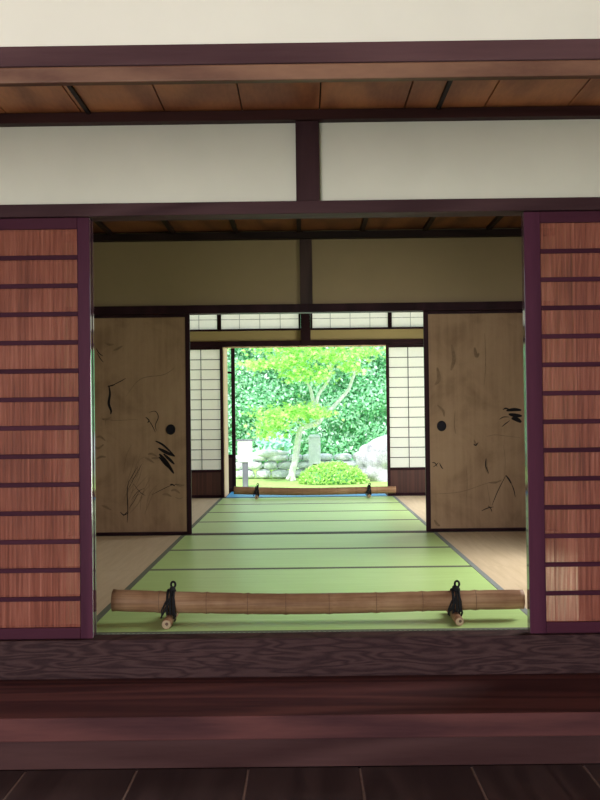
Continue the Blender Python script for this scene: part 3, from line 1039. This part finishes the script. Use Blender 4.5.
MB().box(-0.045, 0.045, -0.1275, -0.120, zh - 0.045, zh + 0.045).build('opening', M['handle'], ln)  # flat black plate painted as the shaded hole, the shaft is solid

# round clipped shrub
sp = gpt(333, 486, 20.6)
so_ = thing('clipped_shrub', 'round clipped bright green shrub in front of the stone pillar', 'shrub', (sp.x, 20.9, GROUND))
MB().rock((0, 0, 0.10), (0.55, 0.48, 0.24), 9, 3, 0.08).build('thicket', M['hedge_in'], so_, smooth=True)
ct = []
rg = random.Random(31)
for i in range(3600):
    a = rg.uniform(0, 6.283); q = rg.random() ** 0.8
    ph_ = q * math.pi / 2
    k = 1 + rg.gauss(0, 0.05)
    ct.append((0.64 * math.cos(a) * math.sin(ph_) * k, 0.58 * math.sin(a) * math.sin(ph_) * k, max(0.02, 0.02 + 0.36 * math.cos(ph_) * k)))
foliage('foliage', M['shrub'], so_, ct, (0, -0.3, 0.7), 0.055, 6)

# maple tree
TD = 21.8
def tp(px, py, dy=0.0):
    q = gpt(px, py, TD + dy)
    return q
base = tp(293.0, 484)
mt = thing('maple_tree', 'young maple with bent pale trunk and yellow green leaves', 'tree', (base.x, TD, GROUND))
def loc(px, py, dy=0.0):
    q = tp(px, py, dy)
    return (q.x - base.x, q.y - TD, q.z - GROUND)
def zz(a, c, dy=0.0):
    return loc(220 + a / 3.333, 335 + c / 3.333, dy)
def smooth_pts(ps, n=6):
    ps = [Vector(p) for p in ps]
    out = []
    for i in range(len(ps) - 1):
        p0, p1, p2, p3 = ps[max(i - 1, 0)], ps[i], ps[i + 1], ps[min(i + 2, len(ps) - 1)]
        for j in range(n):
            u = j / n
            out.append(0.5 * ((2 * p1) + (p2 - p0) * u + (2 * p0 - 5 * p1 + 4 * p2 - p3) * u * u + (3 * p1 - p0 - 3 * p2 + p3) * u ** 3))
    out.append(ps[-1])
    return out
def limb(mb, ps, r0, r1):
    q = smooth_pts(ps)
    n = len(q)
    mb.tube(q, [r0 + (r1 - r0) * i / (n - 1) for i in range(n)], 10)
tk = MB()
zb = zz(245, 470)
limb(tk, [(zb[0] - 0.02, 0, 0), zz(240, 462), zz(252, 410), zz(262, 340), zz(272, 310), zz(298, 302), zz(328, 292, 0.05), zz(345, 266, 0.1),
          zz(372, 245, 0.12), zz(400, 215, 0.15), zz(428, 182, 0.15), zz(444, 140, 0.2), zz(465, 90, 0.2), zz(476, 40, 0.2)], 0.078, 0.022)
limb(tk, [zz(328, 292, 0.05), zz(318, 250, 0.0), zz(309, 215), zz(302, 182), zz(286, 150), zz(262, 110), zz(235, 70)], 0.055, 0.014)
limb(tk, [zz(318, 250), zz(328, 200), zz(350, 168, 0.05), zz(370, 130, 0.1), zz(366, 85, 0.1), zz(350, 30, 0.1)], 0.045, 0.014)
limb(tk, [zz(285, 302), zz(250, 285, -0.2), zz(200, 272, -0.4), zz(160, 290, -0.5)], 0.030, 0.008)
limb(tk, [zz(240, 462), zz(232, 470, -0.05), zz(222, 482, -0.1)], 0.06, 0.03)
tk.build('trunk', M['bark'], mt, smooth=True)
ct = []
rg = random.Random(44)
tiers = [  # crop x, crop y, half width, half height, leaves
    (215, 262, 85, 22, 900), (180, 300, 55, 30, 520), (280, 250, 60, 20, 450), (150, 330, 25, 20, 160), (330, 262, 40, 12, 220),
    (160, 98, 75, 16, 520), (235, 80, 60, 30, 620), (250, 130, 50, 22, 380), (330, 130, 40, 25, 340), (400, 70, 60, 28, 560),
    (300, 60, 60, 24, 520), (440, 110, 35, 16, 200), (350, 20, 160, 22, 800), (200, 40, 100, 18, 520), (480, 60, 50, 20, 260), (110, 100, 25, 10, 120)]
for (a, c, w_, h_, n) in tiers:
    for i in range(int(n * 0.62)):
        u, v_ = rg.gauss(0, 0.62), rg.gauss(0, 0.62)
        ct.append(zz(a + u * w_, c + v_ * h_ + 0.10 * abs(u) * h_, -0.35 + rg.gauss(0, 0.32)))
foliage('foliage', M['maple'], mt, ct, (0, -0.4, 1.1), 0.085, 7, star=True)

# signpost
sg = gpt(245.5, 486, 19.8)
sn = thing('signpost', 'blank white notice board on a short grey wooden post in the garden', 'sign', (sg.x, 19.8, GROUND))
zt, zb_ = gpt(245, 441, 19.8).z - GROUND, gpt(245, 462, 19.8).z - GROUND
MB().box(-0.055, 0.055, -0.02, 0.02, 0, zb_ + 0.1).build('post', M['post_grey'], sn, 0.004)
MB().box(-0.135, 0.135, -0.045, -0.0205, zb_, zt).build('board', M['board_white'], sn, 0.003)
MB().box(-0.155, 0.155, -0.06, 0.02, zt, zt + 0.03).build('cap', M['post_grey'], sn, 0.003)
